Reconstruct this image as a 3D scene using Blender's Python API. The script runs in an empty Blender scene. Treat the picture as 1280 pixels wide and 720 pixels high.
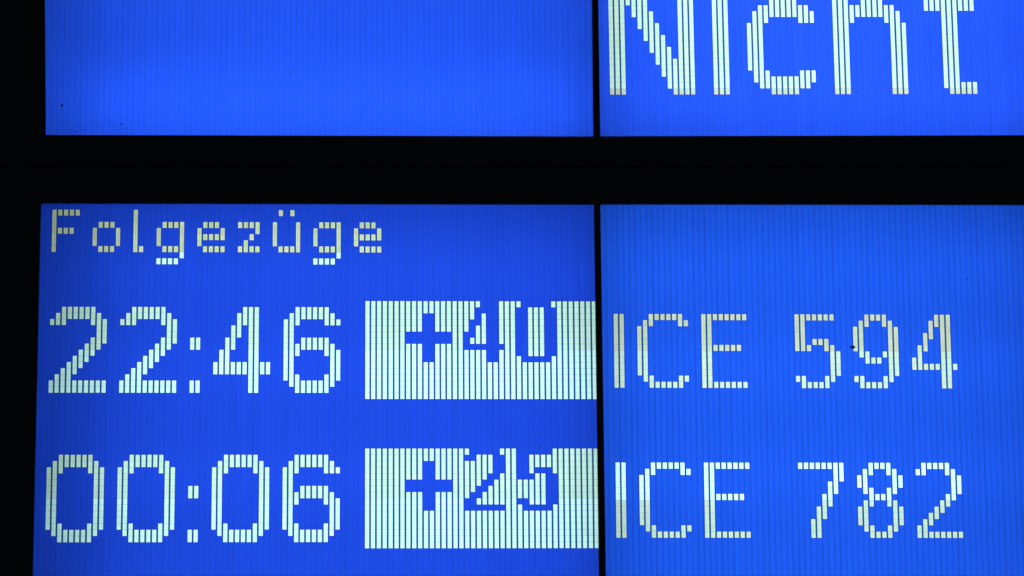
import bpy, bmesh, math, random
from mathutils import Vector, Matrix

random.seed(7)
scene = bpy.context.scene
C = scene.collection
BASE = 1.7                      # camera (eye) height; board coordinates below are relative to it

# ------------------------------------------------------------------ camera
YAW, PITCH, ROLL, DIST = 3.73219309e-02, 2.43546864e-01, -8.90055066e-03, 3.88612128
f = Vector((math.sin(YAW) * math.cos(PITCH), math.cos(YAW) * math.cos(PITCH), math.sin(PITCH)))
r0 = Vector((math.cos(YAW), -math.sin(YAW), 0)); u0 = r0.cross(f)
r = math.cos(ROLL) * r0 + math.sin(ROLL) * u0
u = -math.sin(ROLL) * r0 + math.cos(ROLL) * u0
cam_data = bpy.data.cameras.new('camera')
cam_data.sensor_width = 36; cam_data.lens = 4840 / 1280 * 36
cam_data.clip_start = 0.05; cam_data.clip_end = 500
cam = bpy.data.objects.new('camera', cam_data); C.objects.link(cam)
m = Matrix.Identity(4)
for i in range(3):
    m[i][0], m[i][1], m[i][2] = r[i], u[i], -f[i]
m.translation = (0, -DIST, BASE)
cam.matrix_world = m
scene.camera = cam

# ------------------------------------------------------------------ night air: almost no ambient light
world = bpy.data.worlds.new('World'); scene.world = world; world.use_nodes = True
bg = world.node_tree.nodes['Background']
bg.inputs['Color'].default_value = (0.55, 0.7, 1.0, 1); bg.inputs['Strength'].default_value = 0.03
vs = scene.view_settings
vs.view_transform = 'Standard'; vs.look = 'None'; vs.exposure = 0; vs.gamma = 1; vs.use_curve_mapping = False
scene.cycles.max_bounces = 12; scene.cycles.diffuse_bounces = 6; scene.cycles.transmission_bounces = 6

TUBE = 5.9                     # radiance of the fluorescent backlight tubes

# ------------------------------------------------------------------ materials
def new_mat(name):
    mt = bpy.data.materials.new(name); mt.use_nodes = True
    nt = mt.node_tree; nt.nodes.clear()
    return mt, nt
def N(nt, kind, **kw):
    n = nt.nodes.new(kind)
    for k, v in kw.items():
        setattr(n, k, v)
    return n
def math_node(nt, op, a, b=None, c=None, clamp=False):
    n = N(nt, 'ShaderNodeMath', operation=op); n.use_clamp = clamp
    for i, v in enumerate((a, b, c)):
        if v is None: continue
        if isinstance(v, (int, float)): n.inputs[i].default_value = v
        else: nt.links.new(v, n.inputs[i])
    return n.outputs[0]
def scale_color(nt, col, fac):
    n = N(nt, 'ShaderNodeVectorMath', operation='SCALE')
    if isinstance(col, tuple): n.inputs[0].default_value = col
    else: nt.links.new(col, n.inputs[0])
    nt.links.new(fac, n.inputs['Scale'])
    return n.outputs[0]
def finish_screen(nt, color, rough):
    """light from behind scatters through the sheet; a faint gloss on its front"""
    tr = N(nt, 'ShaderNodeBsdfTranslucent'); nt.links.new(color, tr.inputs['Color'])
    gl = N(nt, 'ShaderNodeBsdfGlossy'); gl.inputs['Roughness'].default_value = rough
    gl.inputs['Color'].default_value = (.9, .9, .9, 1)
    mx = N(nt, 'ShaderNodeMixShader'); mx.inputs[0].default_value = .03
    nt.links.new(tr.outputs[0], mx.inputs[1]); nt.links.new(gl.outputs[0], mx.inputs[2])
    out = N(nt, 'ShaderNodeOutputMaterial'); nt.links.new(mx.outputs[0], out.inputs['Surface'])

def sheet_material(name, color, pitch, stripe, jitter):
    """blue liquid-crystal sheet: fine vertical electrode lines, one to a column"""
    mt, nt = new_mat(name)
    tc = N(nt, 'ShaderNodeTexCoord'); sp = N(nt, 'ShaderNodeSeparateXYZ')
    nt.links.new(tc.outputs['Object'], sp.inputs[0])
    x = math_node(nt, 'DIVIDE', sp.outputs['X'], pitch)
    cell = math_node(nt, 'FLOOR', x)
    fr = math_node(nt, 'FRACT', x)
    # the gap between electrodes lies at 0.72 .. 1.0 of the column
    d = math_node(nt, 'ABSOLUTE', math_node(nt, 'SUBTRACT', fr, .845))
    gap = math_node(nt, 'SUBTRACT', 1.0, math_node(nt, 'SMOOTH_MIN', math_node(nt, 'POWER', math_node(nt, 'DIVIDE', d, .25), 1.6), 1.0, .2), clamp=True)
    wn = N(nt, 'ShaderNodeTexWhiteNoise', noise_dimensions='1D'); nt.links.new(cell, wn.inputs['W'])
    wn2 = N(nt, 'ShaderNodeTexWhiteNoise', noise_dimensions='1D')
    nt.links.new(math_node(nt, 'ADD', cell, 91.3), wn2.inputs['W'])
    amp = math_node(nt, 'MULTIPLY', math_node(nt, 'MULTIPLY_ADD', wn.outputs['Value'], .5, .75), stripe)
    a = math_node(nt, 'SUBTRACT', 1.0, math_node(nt, 'MULTIPLY', gap, amp))
    b = math_node(nt, 'MULTIPLY_ADD', wn2.outputs['Value'], jitter, 1 - jitter / 2)
    # slow unevenness of the liquid-crystal cell gap
    nz = N(nt, 'ShaderNodeTexNoise'); nz.inputs['Scale'].default_value = 26; nz.inputs['Detail'].default_value = 4
    mp = N(nt, 'ShaderNodeMapping'); mp.inputs['Scale'].default_value = (1.6, 1, .5)
    nt.links.new(tc.outputs['Object'], mp.inputs[0]); nt.links.new(mp.outputs[0], nz.inputs['Vector'])
    cfac = math_node(nt, 'MULTIPLY_ADD', nz.outputs['Fac'], .09, .955)
    fac = math_node(nt, 'MULTIPLY', math_node(nt, 'MULTIPLY', a, b), cfac)
    finish_screen(nt, scale_color(nt, color, fac), .25)
    return mt

def pixel_material(name, centre, edge, vary):
    """open liquid-crystal dot: slightly greener middle, paler rim, each dot a little different"""
    mt, nt = new_mat(name)
    tc = N(nt, 'ShaderNodeTexCoord'); sp = N(nt, 'ShaderNodeSeparateXYZ')
    nt.links.new(tc.outputs['Object'], sp.inputs[0])
    x = math_node(nt, 'DIVIDE', sp.outputs['X'], .00605); z = math_node(nt, 'DIVIDE', sp.outputs['Z'], .00652)
    cx = math_node(nt, 'FLOOR', x); cz = math_node(nt, 'FLOOR', z)
    dx = math_node(nt, 'DIVIDE', math_node(nt, 'ABSOLUTE', math_node(nt, 'SUBTRACT', math_node(nt, 'FRACT', x), .345)), .345)
    dz = math_node(nt, 'MULTIPLY', math_node(nt, 'ABSOLUTE', math_node(nt, 'SUBTRACT', math_node(nt, 'FRACT', z), .5)), 2)
    e = math_node(nt, 'MAXIMUM', dx, math_node(nt, 'MULTIPLY', dz, .8))
    e = math_node(nt, 'POWER', e, 2.0, clamp=True)
    oi = N(nt, 'ShaderNodeObjectInfo')
    cb = N(nt, 'ShaderNodeCombineXYZ'); nt.links.new(cx, cb.inputs[0]); nt.links.new(cz, cb.inputs[1])
    nt.links.new(math_node(nt, 'MULTIPLY', oi.outputs['Random'], 53.0), cb.inputs[2])
    wn = N(nt, 'ShaderNodeTexWhiteNoise', noise_dimensions='3D'); nt.links.new(cb.outputs[0], wn.inputs['Vector'])
    ef = math_node(nt, 'ADD', e, math_node(nt, 'MULTIPLY_ADD', wn.outputs['Value'], .4, -.2), clamp=True)
    mx = N(nt, 'ShaderNodeMix', data_type='RGBA')
    mx.inputs['A'].default_value = (*centre, 1); mx.inputs['B'].default_value = (*edge, 1)
    nt.links.new(ef, mx.inputs['Factor'])
    hs = N(nt, 'ShaderNodeSeparateColor'); nt.links.new(wn.outputs['Color'], hs.inputs[0])
    fac = math_node(nt, 'MULTIPLY_ADD', hs.outputs[1], vary, 1 - vary / 2)
    finish_screen(nt, scale_color(nt, mx.outputs['Result'], fac), .25)
    return mt

def frame_material():
    mt, nt = new_mat('black_powder_coat')
    tc = N(nt, 'ShaderNodeTexCoord')
    nz = N(nt, 'ShaderNodeTexNoise'); nz.inputs['Scale'].default_value = 900; nz.inputs['Detail'].default_value = 3
    nt.links.new(tc.outputs['Object'], nz.inputs['Vector'])
    n2 = N(nt, 'ShaderNodeTexNoise'); n2.inputs['Scale'].default_value = 14; n2.inputs['Detail'].default_value = 6
    nt.links.new(tc.outputs['Object'], n2.inputs['Vector'])
    rp = N(nt, 'ShaderNodeValToRGB')
    rp.color_ramp.elements[0].color = (.012, .013, .016, 1); rp.color_ramp.elements[1].color = (.028, .029, .033, 1)
    nt.links.new(n2.outputs['Fac'], rp.inputs[0])
    bp = N(nt, 'ShaderNodeBump'); bp.inputs['Strength'].default_value = .25; bp.inputs['Distance'].default_value = .0004
    nt.links.new(nz.outputs['Fac'], bp.inputs['Height'])
    p = N(nt, 'ShaderNodeBsdfPrincipled'); p.inputs['Roughness'].default_value = .6
    nt.links.new(rp.outputs[0], p.inputs['Base Color']); nt.links.new(bp.outputs[0], p.inputs['Normal'])
    out = N(nt, 'ShaderNodeOutputMaterial'); nt.links.new(p.outputs[0], out.inputs['Surface'])
    return mt
def plain(name, color, rough, noise=0.0, emit=None):
    mt, nt = new_mat(name)
    p = N(nt, 'ShaderNodeBsdfPrincipled'); p.inputs['Roughness'].default_value = rough
    nz = N(nt, 'ShaderNodeTexNoise'); nz.inputs['Scale'].default_value = 120
    fac = math_node(nt, 'MULTIPLY_ADD', nz.outputs['Fac'], noise, 1 - noise / 2)
    nt.links.new(scale_color(nt, color, fac), p.inputs['Base Color'])
    if rough >= .8: p.inputs['Specular IOR Level'].default_value = .15
    if emit:
        p.inputs['Emission Color'].default_value = (*emit[0], 1); p.inputs['Emission Strength'].default_value = emit[1]
    out = N(nt, 'ShaderNodeOutputMaterial'); nt.links.new(p.outputs[0], out.inputs['Surface'])
    return mt

M_FRAME = frame_material()
M_TRAY = plain('white_reflector', (.80, .80, .79), .8, .08)
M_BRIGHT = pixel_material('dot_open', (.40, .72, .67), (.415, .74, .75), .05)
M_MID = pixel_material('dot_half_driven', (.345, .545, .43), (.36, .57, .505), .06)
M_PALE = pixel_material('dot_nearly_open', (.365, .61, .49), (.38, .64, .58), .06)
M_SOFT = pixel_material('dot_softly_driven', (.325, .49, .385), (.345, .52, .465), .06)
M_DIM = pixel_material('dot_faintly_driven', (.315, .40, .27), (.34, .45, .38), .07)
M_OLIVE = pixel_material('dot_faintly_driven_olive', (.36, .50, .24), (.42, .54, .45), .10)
M_GAP = sheet_material('electrode_gap', (.006, .046, .19), .006, 0, .1)
M_DIRT = plain('dark_dirt', (.006, .006, .010), .8, .5)
M_CHITIN = plain('dark_chitin', (.006, .005, .006), .8, .4)
M_WING = plain('dusky_wing', (.008, .008, .010), .8, .4)

# ------------------------------------------------------------------ mesh helpers
def link(name, bm, mats, parent=None, loc=(0, 0, 0), smooth=False):
    me = bpy.data.meshes.new(name); bm.to_mesh(me); bm.free()
    for mt in (mats if isinstance(mats, list) else [mats]): me.materials.append(mt)
    if smooth:
        for p in me.polygons: p.use_smooth = True
    o = bpy.data.objects.new(name, me); C.objects.link(o)
    o.location = loc
    if parent: o.parent = parent
    return o
def prism(pts, y0, y1, bevel=0.0):
    """outline in (x, z), extruded from y0 (front) to y1 (back), front edges bevelled"""
    bm = bmesh.new()
    fr = [bm.verts.new((x, y0, z)) for x, z in pts]; bk = [bm.verts.new((x, y1, z)) for x, z in pts]
    n = len(pts)
    bm.faces.new(fr); bm.faces.new(bk[::-1])
    for i in range(n):
        bm.faces.new((fr[i], bk[i], bk[(i + 1) % n], fr[(i + 1) % n]))
    bmesh.ops.recalc_face_normals(bm, faces=bm.faces)
    if bevel:
        es = [e for e in bm.edges if abs(e.verts[0].co.y - y0) < 1e-7 and abs(e.verts[1].co.y - y0) < 1e-7]
        bmesh.ops.bevel(bm, geom=es, offset=bevel, segments=2, affect='EDGES', profile=.5)
    return bm
def box(x0, x1, y0, y1, z0, z1, bevel=0.0):
    return prism([(x0, z0), (x1, z0), (x1, z1), (x0, z1)], y0, y1, bevel)
def tray(x0, x1, y0, y1, z0, z1, t):
    """box open towards y0, walls of thickness t"""
    bm = bmesh.new()
    for b in ((x0, x1, y1 - t, y1, z0, z1), (x0, x0 + t, y0, y1 - t, z0, z1), (x1 - t, x1, y0, y1 - t, z0, z1),
              (x0 + t, x1 - t, y0, y1 - t, z0, z0 + t), (x0 + t, x1 - t, y0, y1 - t, z1 - t, z1)):
        s = box(*b); me = bpy.data.meshes.new('scratch'); s.to_mesh(me); s.free(); bm.from_mesh(me); bpy.data.meshes.remove(me)
    return bm
def empty(name, loc):
    o = bpy.data.objects.new(name, None); C.objects.link(o); o.location = loc; o.empty_display_size = .05
    return o

# ------------------------------------------------------------------ dot patterns: per column, the lit runs (first row, last row)
R = lambda *a: list(a)
def rep(n, runs): return [runs] * n
BIG = {
 '2': [[(2,2),(12,13)], [(1,2),(11,13)], [(0,2),(10,13)], [(0,1),(9,13)], [(0,1),(8,10),(12,13)], [(0,1),(7,9),(12,13)],
       [(0,1),(6,8),(12,13)], [(0,2),(5,7),(12,13)], [(1,6),(12,13)], [(2,5),(12,13)]],
 '4': [[(9,10)], [(7,10)], [(5,10)], [(3,6),(9,10)], [(1,4),(9,10)], [(0,2),(9,10)], [(0,13)], [(0,13)], [(9,10)], [(9,10)]],
 '6': [[(2,11)], [(1,12)], [(0,2),(6,7),(11,13)]] + rep(4, [(0,1),(5,6),(12,13)]) + [[(0,2),(5,7),(11,13)], [(1,2),(6,12)], [(2,2),(7,11)]],
 '0': [[(2,11)], [(1,12)], [(0,2),(11,13)]] + rep(4, [(0,1),(12,13)]) + [[(0,2),(11,13)], [(1,12)], [(2,11)]],
}
SMALL = {
 'F': [[(0,6)]] + rep(3, [(0,0),(3,3)]) + [[(0,0)]],
 'o': [[(3,5)]] + rep(3, [(2,2),(6,6)]) + [[(3,5)]],
 'l': [[(0,6)], [(6,6)]],
 'g': [[(3,5),(8,8)]] + rep(3, [(2,2),(6,6),(8,8)]) + [[(2,7)]],
 'e': [[(3,5)]] + rep(3, [(2,2),(4,4),(6,6)]) + [[(3,4),(6,6)]],
 'z': [[(2,2),(6,6)], [(2,2),(5,6)], [(2,2),(4,4),(6,6)], [(2,3),(6,6)]],
 'ü': [[(2,5)], [(0,0),(6,6)], [(6,6)], [(0,0),(6,6)], [(2,6)]],
}
MED = {
 'I': rep(2, [(0,11)]),
 'C': [[(2,9)], [(1,10)], [(0,1),(10,11)]] + rep(4, [(0,0),(11,11)]) + [[(0,1),(10,11)], [(1,1),(10,10)]],
 'E': rep(2, [(0,11)]) + rep(5, [(0,0),(5,5),(11,11)]) + [[(0,0),(11,11)]],
 '5': [[(0,5),(10,10)], [(0,5),(10,11)], [(0,0),(5,5),(11,11)], [(0,0),(4,4),(11,11)], [(0,0),(4,4),(11,11)],
       [(0,0),(4,5),(10,11)], [(0,0),(5,10)], [(6,9)]],
 '9': [[(2,5),(10,10)], [(1,6),(10,11)], [(0,1),(6,7),(11,11)], [(0,0),(7,7),(11,11)], [(0,0),(7,7),(11,11)],
       [(0,1),(6,6),(10,11)], [(1,10)], [(2,9)]],
 '4': [[(7,8)], [(5,8)], [(3,5),(8,8)], [(1,3),(8,8)], [(0,1),(8,8)], [(0,11)], [(0,11)], [(8,8)]],
 '7': [[(0,0)], [(0,0)], [(0,0),(9,11)], [(0,0),(7,11)], [(0,0),(5,8)], [(0,0),(3,6)], [(0,4)], [(0,2)]],
 '8': [[(2,3),(7,9)], [(1,4),(6,10)], [(0,1),(4,6),(10,11)], [(0,0),(5,5),(11,11)], [(0,0),(5,5),(11,11)],
       [(0,1),(4,6),(10,11)], [(1,4),(6,10)], [(2,3),(7,9)]],
 '2': [[(1,1),(10,11)], [(0,1),(9,11)], [(0,0),(8,9),(11,11)], [(0,0),(7,8),(11,11)], [(0,0),(6,7),(11,11)],
       [(0,1),(5,6),(11,11)], [(1,5),(11,11)], [(2,4),(11,11)]],
}
# the tall letters are counted upwards from their base line (row 0 is the lowest)
UP = {
 'N': rep(3, [(0,20)]) + [[(15,20)], [(13,19)], [(11,17)], [(9,15)], [(7,13)], [(5,11)], [(3,9)], [(1,7)], [(0,5)]] + rep(3, [(0,20)]),
 'i': rep(3, [(0,15),(18,20)]),
 'c': [[(4,11)], [(2,13)], [(1,14)], [(1,3),(12,14)]] + rep(5, [(0,2),(13,15)]) + rep(2, [(1,3),(12,14)]) + [[(2,3),(12,13)]],
 'h': rep(3, [(0,20)]) + [[(12,14)], [(13,14)]] + rep(4, [(13,15)]) + [[(12,14)], [(0,14)], [(0,13)], [(0,11)]],
 't': rep(3, [(14,15)]) + [[(1,19)], [(0,19)], [(0,19)]] + rep(3, [(0,1),(14,15)]),
}
FULL = [(0,15)]
PLUS = rep(7, FULL) + rep(3, [(0,4),(7,15)]) + rep(2, [(0,1),(10,15)]) + rep(3, [(0,4),(7,15)]) + rep(2, FULL)
FIELD40 = PLUS + [[(0,4),(8,15)], [(0,2),(6,6),(8,15)], [(0,0),(4,6),(8,15)], [(2,6),(8,15)], [(10,15)], [(10,15)], [(0,6),(8,15)],
          FULL, FULL, [(0,0),(9,15)], [(10,15)]] + rep(3, [(1,8),(10,15)]) + [[(10,15)], [(0,0),(9,15)]] + rep(7, FULL)
FIELD25 = PLUS + [[(0,0),(2,7),(10,15)], [(2,6),(10,15)], [(1,5),(8,8),(10,15)], [(1,4),(7,8),(10,15)], [(1,3),(6,8),(10,15)],
          [(5,8),(10,15)], [(0,0),(4,8),(10,15)], FULL, FULL, [(5,7),(9,15)], [(5,7),(10,15)], [(1,3),(5,8),(10,15)],
          [(1,2),(4,8),(10,15)], [(1,2),(4,8),(10,15)], [(1,2),(10,15)], [(0,3),(9,15)]] + rep(7, FULL)
DIGIT = {'0': 'zero', '2': 'two', '4': 'four', '5': 'five', '6': 'six', '7': 'seven', '8': 'eight', '9': 'nine'}
def part_name(ch):
    if ch in DIGIT: return 'digit_' + DIGIT[ch]
    if ch == 'ü': return 'letter_u_umlaut'
    return 'letter_' + ch.lower()

# ------------------------------------------------------------------ a display panel: sheet with one opening per open dot, dots grouped into characters
OPEN_W, OPEN_H = .69, .972
def display_panel(parent, pname, label, origin, rot, du, dv, cols, rows, texts, state, mat):
    """texts: (part name, first column, first row, columns of lit runs, counted upwards?)"""
    lit = {}
    for k, (nm, c0, r0_, pat, up) in enumerate(texts):
        for i, runs in enumerate(pat):
            for a, b in runs:
                for q in range(a, b + 1):
                    row = (r0_ - 1 - q) if up else (r0_ + q)
                    if cols[0] <= c0 + i < cols[1] and rows[0] <= row < rows[1]:
                        lit[(c0 + i, row)] = k
    oz = (1 - OPEN_H) / 2
    xs = [cols[0]]
    for c in range(math.ceil(cols[0]), math.ceil(cols[1])):
        xs += [v for v in (c, c + OPEN_W) if cols[0] + 1e-6 < v < cols[1] - 1e-6]
    xs.append(cols[1])
    zs = [rows[0]]
    for q in range(rows[0], rows[1]): zs += [q + oz, q + 1 - oz]
    zs.append(rows[1])
    bm = bmesh.new()
    grid = [[bm.verts.new((x * du, 0, -z * dv)) for x in xs] for z in zs]
    for j in range(len(zs) - 1):
        zm = (zs[j] + zs[j + 1]) / 2; row = math.floor(zm); in_row = oz < zm - row < 1 - oz
        for i in range(len(xs) - 1):
            xm = (xs[i] + xs[i + 1]) / 2; col = math.floor(xm)
            if in_row and xm - col < OPEN_W and (col, row) in lit: continue
            fc = bm.faces.new((grid[j + 1][i], grid[j + 1][i + 1], grid[j][i + 1], grid[j][i]))
            if in_row and xm - col > OPEN_W and (col, row) in lit and (col + 1, row) in lit: fc.material_index = 1
    sheet = link('display_panel', bm, [mat, M_GAP], parent)
    sheet.location = Vector((origin[0], 0, origin[1] + BASE)) - parent.location
    sheet.rotation_euler = (0, -rot, 0)
    sheet['label'] = label
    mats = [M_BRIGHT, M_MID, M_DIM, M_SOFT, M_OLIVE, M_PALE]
    for k, (nm, c0, r0_, pat, up) in enumerate(texts):
        cells = [cr for cr, kk in lit.items() if kk == k]
        if not cells: continue
        bm = bmesh.new()
        for (c, row) in cells:
            x0, x1 = (c - c0 - .02) * du, (c - c0 + OPEN_W + .02) * du
            z1, z0 = -(row - r0_) * dv, -(row - r0_ + 1) * dv
            fc = bm.faces.new([bm.verts.new((a, .0001, b)) for a, b in ((x0, z0), (x1, z0), (x1, z1), (x0, z1))])
            fc.material_index = state(row)
        o = link(nm, bm, mats, sheet, (c0 * du, 0, -r0_ * dv))
        if nm.startswith('delay'):
            o['label'] = 'pale lit field with dark delay figures ' + ('+40' if r0_ < 30 else '+25')
    return sheet

def tube(parent, x0, x1, y, z, strength_mat, rad=.008):
    bm = bmesh.new()
    ret = bmesh.ops.create_cone(bm, cap_ends=True, segments=14, radius1=rad, radius2=rad, depth=x1 - x0)
    bmesh.ops.rotate(bm, verts=bm.verts, cent=(0, 0, 0), matrix=Matrix.Rotation(math.pi / 2, 3, 'Y'))
    o = link('fluorescent_tube', bm, strength_mat, parent)
    o.location = Vector(((x0 + x1) / 2, y, z + BASE)) - parent.location
    return o
def tube_mat(name, k):
    return plain(name, (.8, .8, .8), .4, 0, ((1.0, 1.0, .98), TUBE * k))

DU, DV = .006, 6.47102805e-03
S = [1.0, 1.00833024, 1.01269715]
FRONT, BACK = -.004, -.0006
XL, XR = -.46, 1.02           # outer housing
JOINT = 1.0959

def board(label, cat, z_base):
    e = empty('display_board', (.28, 0, z_base + BASE)); e['label'] = label; e['category'] = cat
    e['group'] = 'stacked display boards'
    return e
def rail(parent, name, pts):
    return link(name, prism([(x - parent.location.x, z + BASE - parent.location.z) for x, z in pts], FRONT, BACK, .0007), M_FRAME, parent)
def shell(parent, z0, z1):
    p = parent.location
    bm = tray(XL - p.x, XR - p.x, BACK + .0003, .13, z0 + BASE - p.z, z1 + BASE - p.z, .003)
    link('housing', bm, M_FRAME, parent)
def reflector(parent, x0, x1, z0, z1, y1=.10):
    p = parent.location
    link('reflector_tray', tray(x0 - p.x, x1 - p.x, .0012, y1, z0 + BASE - p.z, z1 + BASE - p.z, .0015), M_TRAY, parent)

# ------------------------------------------------------------------ lower board: following trains
Z0, Z1 = .575, 1.0556          # lower panel region (below the picture it runs on a little)
low = board('black framed display board with blue screens listing Folgezüge times and ICE trains', 'display board', Z0 - .06)
rail(low, 'top_rail', [(XL, JOINT - .0005), (XL, 1.0561), (-.342, 1.0560), (.2310, 1.0552), (.2378, 1.05555), (.68, 1.0552), (XR, 1.0549), (XR, JOINT - .0005)])
rail(low, 'side_rail', [(XL, Z0), (-.34247, Z0), (-.34207, 1.0558), (XL, 1.0559)])
rail(low, 'mullion', [(.23075, Z0), (.23805, Z0), (.23776, 1.0553), (.2310, 1.0550)])
rail(low, 'side_rail', [(.95, Z0), (XR, Z0), (XR, 1.0547), (.95, 1.0548)])
rail(low, 'bottom_rail', [(XL, Z0 - .06), (XR, Z0 - .06), (XR, Z0 - .0002), (XL, Z0 - .0002)])
shell(low, Z0 - .06, JOINT - .0005)
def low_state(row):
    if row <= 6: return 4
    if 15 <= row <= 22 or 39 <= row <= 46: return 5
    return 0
B1, F1 = 16, 15
texts = []
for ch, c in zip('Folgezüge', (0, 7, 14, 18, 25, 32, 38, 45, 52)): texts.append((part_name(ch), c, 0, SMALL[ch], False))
for r_, word in ((16, '22:46'), (40, '00:06')):
    for ch, c in zip(word, (0, 12, 24, 28, 40)):
        if ch == ':':
            for q in (5, 12): texts.append(('colon_dot', c, r_, rep(2, [(q, q + 1)]), False))
        else: texts.append((part_name(ch), c, r_, BIG[ch], False))
texts.append(('delay_field', 54, 15, FIELD40, False)); texts.append(('delay_field', 54, 39, FIELD25, False))
M_SHEET_LL = sheet_material('blue_sheet_times', (.0082, .044, .49), DU, .11, .05)
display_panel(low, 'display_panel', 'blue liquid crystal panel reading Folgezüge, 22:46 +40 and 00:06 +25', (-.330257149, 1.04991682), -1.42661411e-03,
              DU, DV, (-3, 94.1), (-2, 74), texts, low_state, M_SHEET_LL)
texts = []
for r_, num in ((0, '594'), (24, '782')):
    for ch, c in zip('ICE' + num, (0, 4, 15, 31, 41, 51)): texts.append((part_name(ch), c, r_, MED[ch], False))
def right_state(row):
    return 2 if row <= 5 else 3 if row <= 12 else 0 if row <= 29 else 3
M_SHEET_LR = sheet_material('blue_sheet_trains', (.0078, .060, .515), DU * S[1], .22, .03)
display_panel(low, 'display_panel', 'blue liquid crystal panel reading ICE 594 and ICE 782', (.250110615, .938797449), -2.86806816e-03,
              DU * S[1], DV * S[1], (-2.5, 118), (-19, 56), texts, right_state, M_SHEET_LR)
reflector(low, -.345, .2335, Z0 - .002, 1.058); reflector(low, .2355, .952, Z0 - .002, 1.058)
T1, T2 = tube_mat('tube_times', .86), tube_mat('tube_trains', .95)
for z in (.66, .77, .88, .985): tube(low, -.285, .222, .055, z, T1)
for z in (.66, .77, .88, .99): tube(low, .246, .72, .055, z, T2)

# ------------------------------------------------------------------ upper board: the train now leaving
ZT = 1.46
top = board('black framed display board with blue screens, one blank and one reading Nicht', 'display board', JOINT + .0005)
rail(top, 'bottom_rail', [(XL, JOINT + .0005), (XR, JOINT + .0005), (XR, 1.1322), (.68391, 1.1308), (.2388, 1.12897), (.2317, 1.12878), (-.3386, 1.12952), (XL, 1.1297)])
rail(top, 'side_rail', [(XL, 1.1299), (-.33863, 1.12975), (-.3475, ZT), (XL, ZT)])
rail(top, 'mullion', [(.23140, 1.1290), (.2388, 1.1292), (.2388, ZT), (.2329, ZT)])
rail(top, 'side_rail', [(.95, 1.1322), (XR, 1.1325), (XR, ZT), (.95, ZT)])
rail(top, 'top_rail', [(XL, ZT + .0002), (XR, ZT + .0002), (XR, ZT + .06), (XL, ZT + .06)])
shell(top, JOINT + .0005, ZT + .06)
M_SHEET_UL = sheet_material('blue_sheet_blank', (.0092, .053, .535), DU * S[2], .13, .03)
display_panel(top, 'display_panel', 'blank blue liquid crystal panel with a few dirt specks', (-.345, 1.1265), .001, DU * S[2], DV * S[2],
              (0, 95.2), (-51, 0), [], lambda row: 0, M_SHEET_UL)
texts = [(part_name(ch), c, 0, UP[ch], True) for ch, c in zip('Nicht', (0, 18, 24, 39, 55))]
M_SHEET_UR = sheet_material('blue_sheet_notice', (.0105, .055, .56), DU * S[2], .10, .06)
display_panel(top, 'display_panel', 'blue liquid crystal panel reading Nicht in tall pale letters', (.250085656, 1.17523621), 4.29468411e-03, DU * S[2], DV * S[2],
              (-2.3, 117), (-42, 8), texts, lambda row: 2 if row == -1 else 1, M_SHEET_UR)
reflector(top, -.349, .2345, 1.1255, ZT); reflector(top, .2362, .952, 1.1255, ZT)
T3, T4 = tube_mat('tube_blank', 1.2), tube_mat('tube_notice', 1.0)
T5 = tube_mat('tube_blank_weak', .75)  # upper tubes set weaker so the blank panel brightens towards its bottom
for z, mt in ((1.170, T3), (1.29, T5), (1.41, T5)): tube(top, -.305, .220, .055, z, mt)
for z in (1.18, 1.28, 1.38): tube(top, .255, .75, .055, z, T4)

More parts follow.
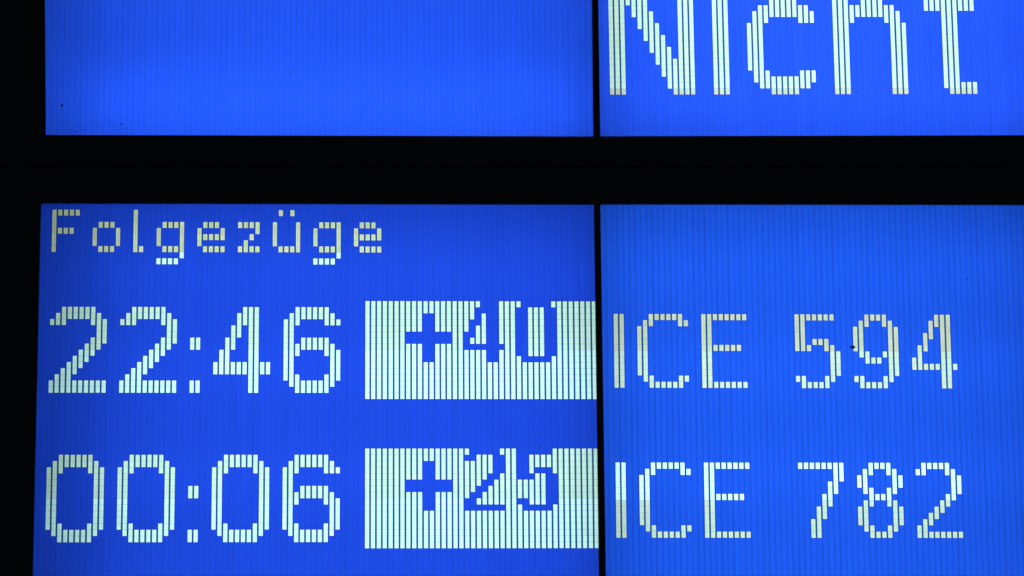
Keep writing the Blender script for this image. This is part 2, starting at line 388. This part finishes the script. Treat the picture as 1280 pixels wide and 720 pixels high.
# ------------------------------------------------------------------ small things stuck to the screens
def blob(bm, c, rad, sub=2, rough=0.0):
    ret = bmesh.ops.create_icosphere(bm, subdivisions=sub, radius=1)
    for v in ret['verts']:
        k = 1 + rough * (random.random() - .5)
        v.co = Vector((c[0] + v.co.x * rad[0] * k, c[1] + v.co.y * rad[1] * k, c[2] + v.co.z * rad[2] * k))
def leg_tube(bm, a, b, rad):
    a, b = Vector(a), Vector(b); d = b - a
    ret = bmesh.ops.create_cone(bm, cap_ends=True, segments=6, radius1=rad, radius2=rad * .6, depth=d.length)
    q = Vector((0, 0, 1)).rotation_difference(d)
    bmesh.ops.rotate(bm, verts=ret['verts'], cent=(0, 0, 0), matrix=q.to_matrix())
    bmesh.ops.translate(bm, verts=ret['verts'], vec=(a + b) / 2)
def insect(x, z):
    bm = bmesh.new()
    blob(bm, (-.0002, 0, 0), (.0009, .0008, .0008)); blob(bm, (.0013, .0001, .0001), (.0013, .0007, .0007)); blob(bm, (-.0013, 0, -.0001), (.0006, .0006, .0006))
    for s in (-1, 1):
        for k in (-.0006, 0, .0006):
            leg_tube(bm, (k, .0002, 0), (k * 2.2, .0000, s * .0012), .00012); leg_tube(bm, (k * 2.2, .0000, s * .0012), (k * 3, .0009, s * .0019), .00009)
        leg_tube(bm, (-.0016, 0, s * .0002), (-.0025, .0004, s * .0006), .00008)
    o = link('insect', bm, M_CHITIN, None, (x, -.0011, z + BASE), True)
    o.rotation_euler = (0, math.radians(4), 0); o.scale = (1.25, 1, 1.35)
    o['label'] = 'tiny dark insect clinging to the screen beside the 9 of 594'; o['category'] = 'insect'
    for s in (-1, 1):
        wb = bmesh.new(); blob(wb, (.0014, -.0006, s * .0006), (.0016, .00006, .0005)); link('wing', wb, M_WING, o, smooth=True)
insect(.49611, .90301)
for x, z, rx, rz, rot, lab in (
    (-.32266, 1.16236, .0012, .0014, 0, 'round dark dirt speck above the lower left corner of the blank screen'),
    (-.26039, 1.14206, .0008, .0013, 30, 'slanted dark dirt speck near the lower edge of the blank screen'),
    (-.30759, 1.13417, .0018, .0004, 35, 'thin slanting dirt smear at the lower edge of the blank screen'),
    (-.27710, 1.14724, .0005, .0007, 0, 'minute dirt speck on the blank screen beside a slanted speck'),
    (.01520, .98821, .0007, .0006, 0, 'minute dirt speck right of the word Folgezüge'),
    (.17315, .79883, .0007, .0007, 0, 'small dirt speck just above the +25 field'),
    (0.27022, 1.01162, .0004, .0012, 0, 'thin upright dirt fleck above the letters ICE of ICE 594'),
    (0.6184, 0.9757, .0014, .0004, 35, 'thin slanting dirt fleck above the 4 of 594'),
    (-0.08509, 1.19839, .0012, .0004, 50, 'faint slanting fleck in the middle of the blank screen')):
    bm = bmesh.new(); blob(bm, (0, 0, 0), (rx, .00035, rz), 2, .5)
    o = link('dirt_speck', bm, M_DIRT, None, (x, -.0003, z + BASE), True)
    o.rotation_euler = (0, math.radians(rot), 0)
    o['label'] = lab; o['category'] = 'dirt'; o['group'] = 'dirt specks on the screens'
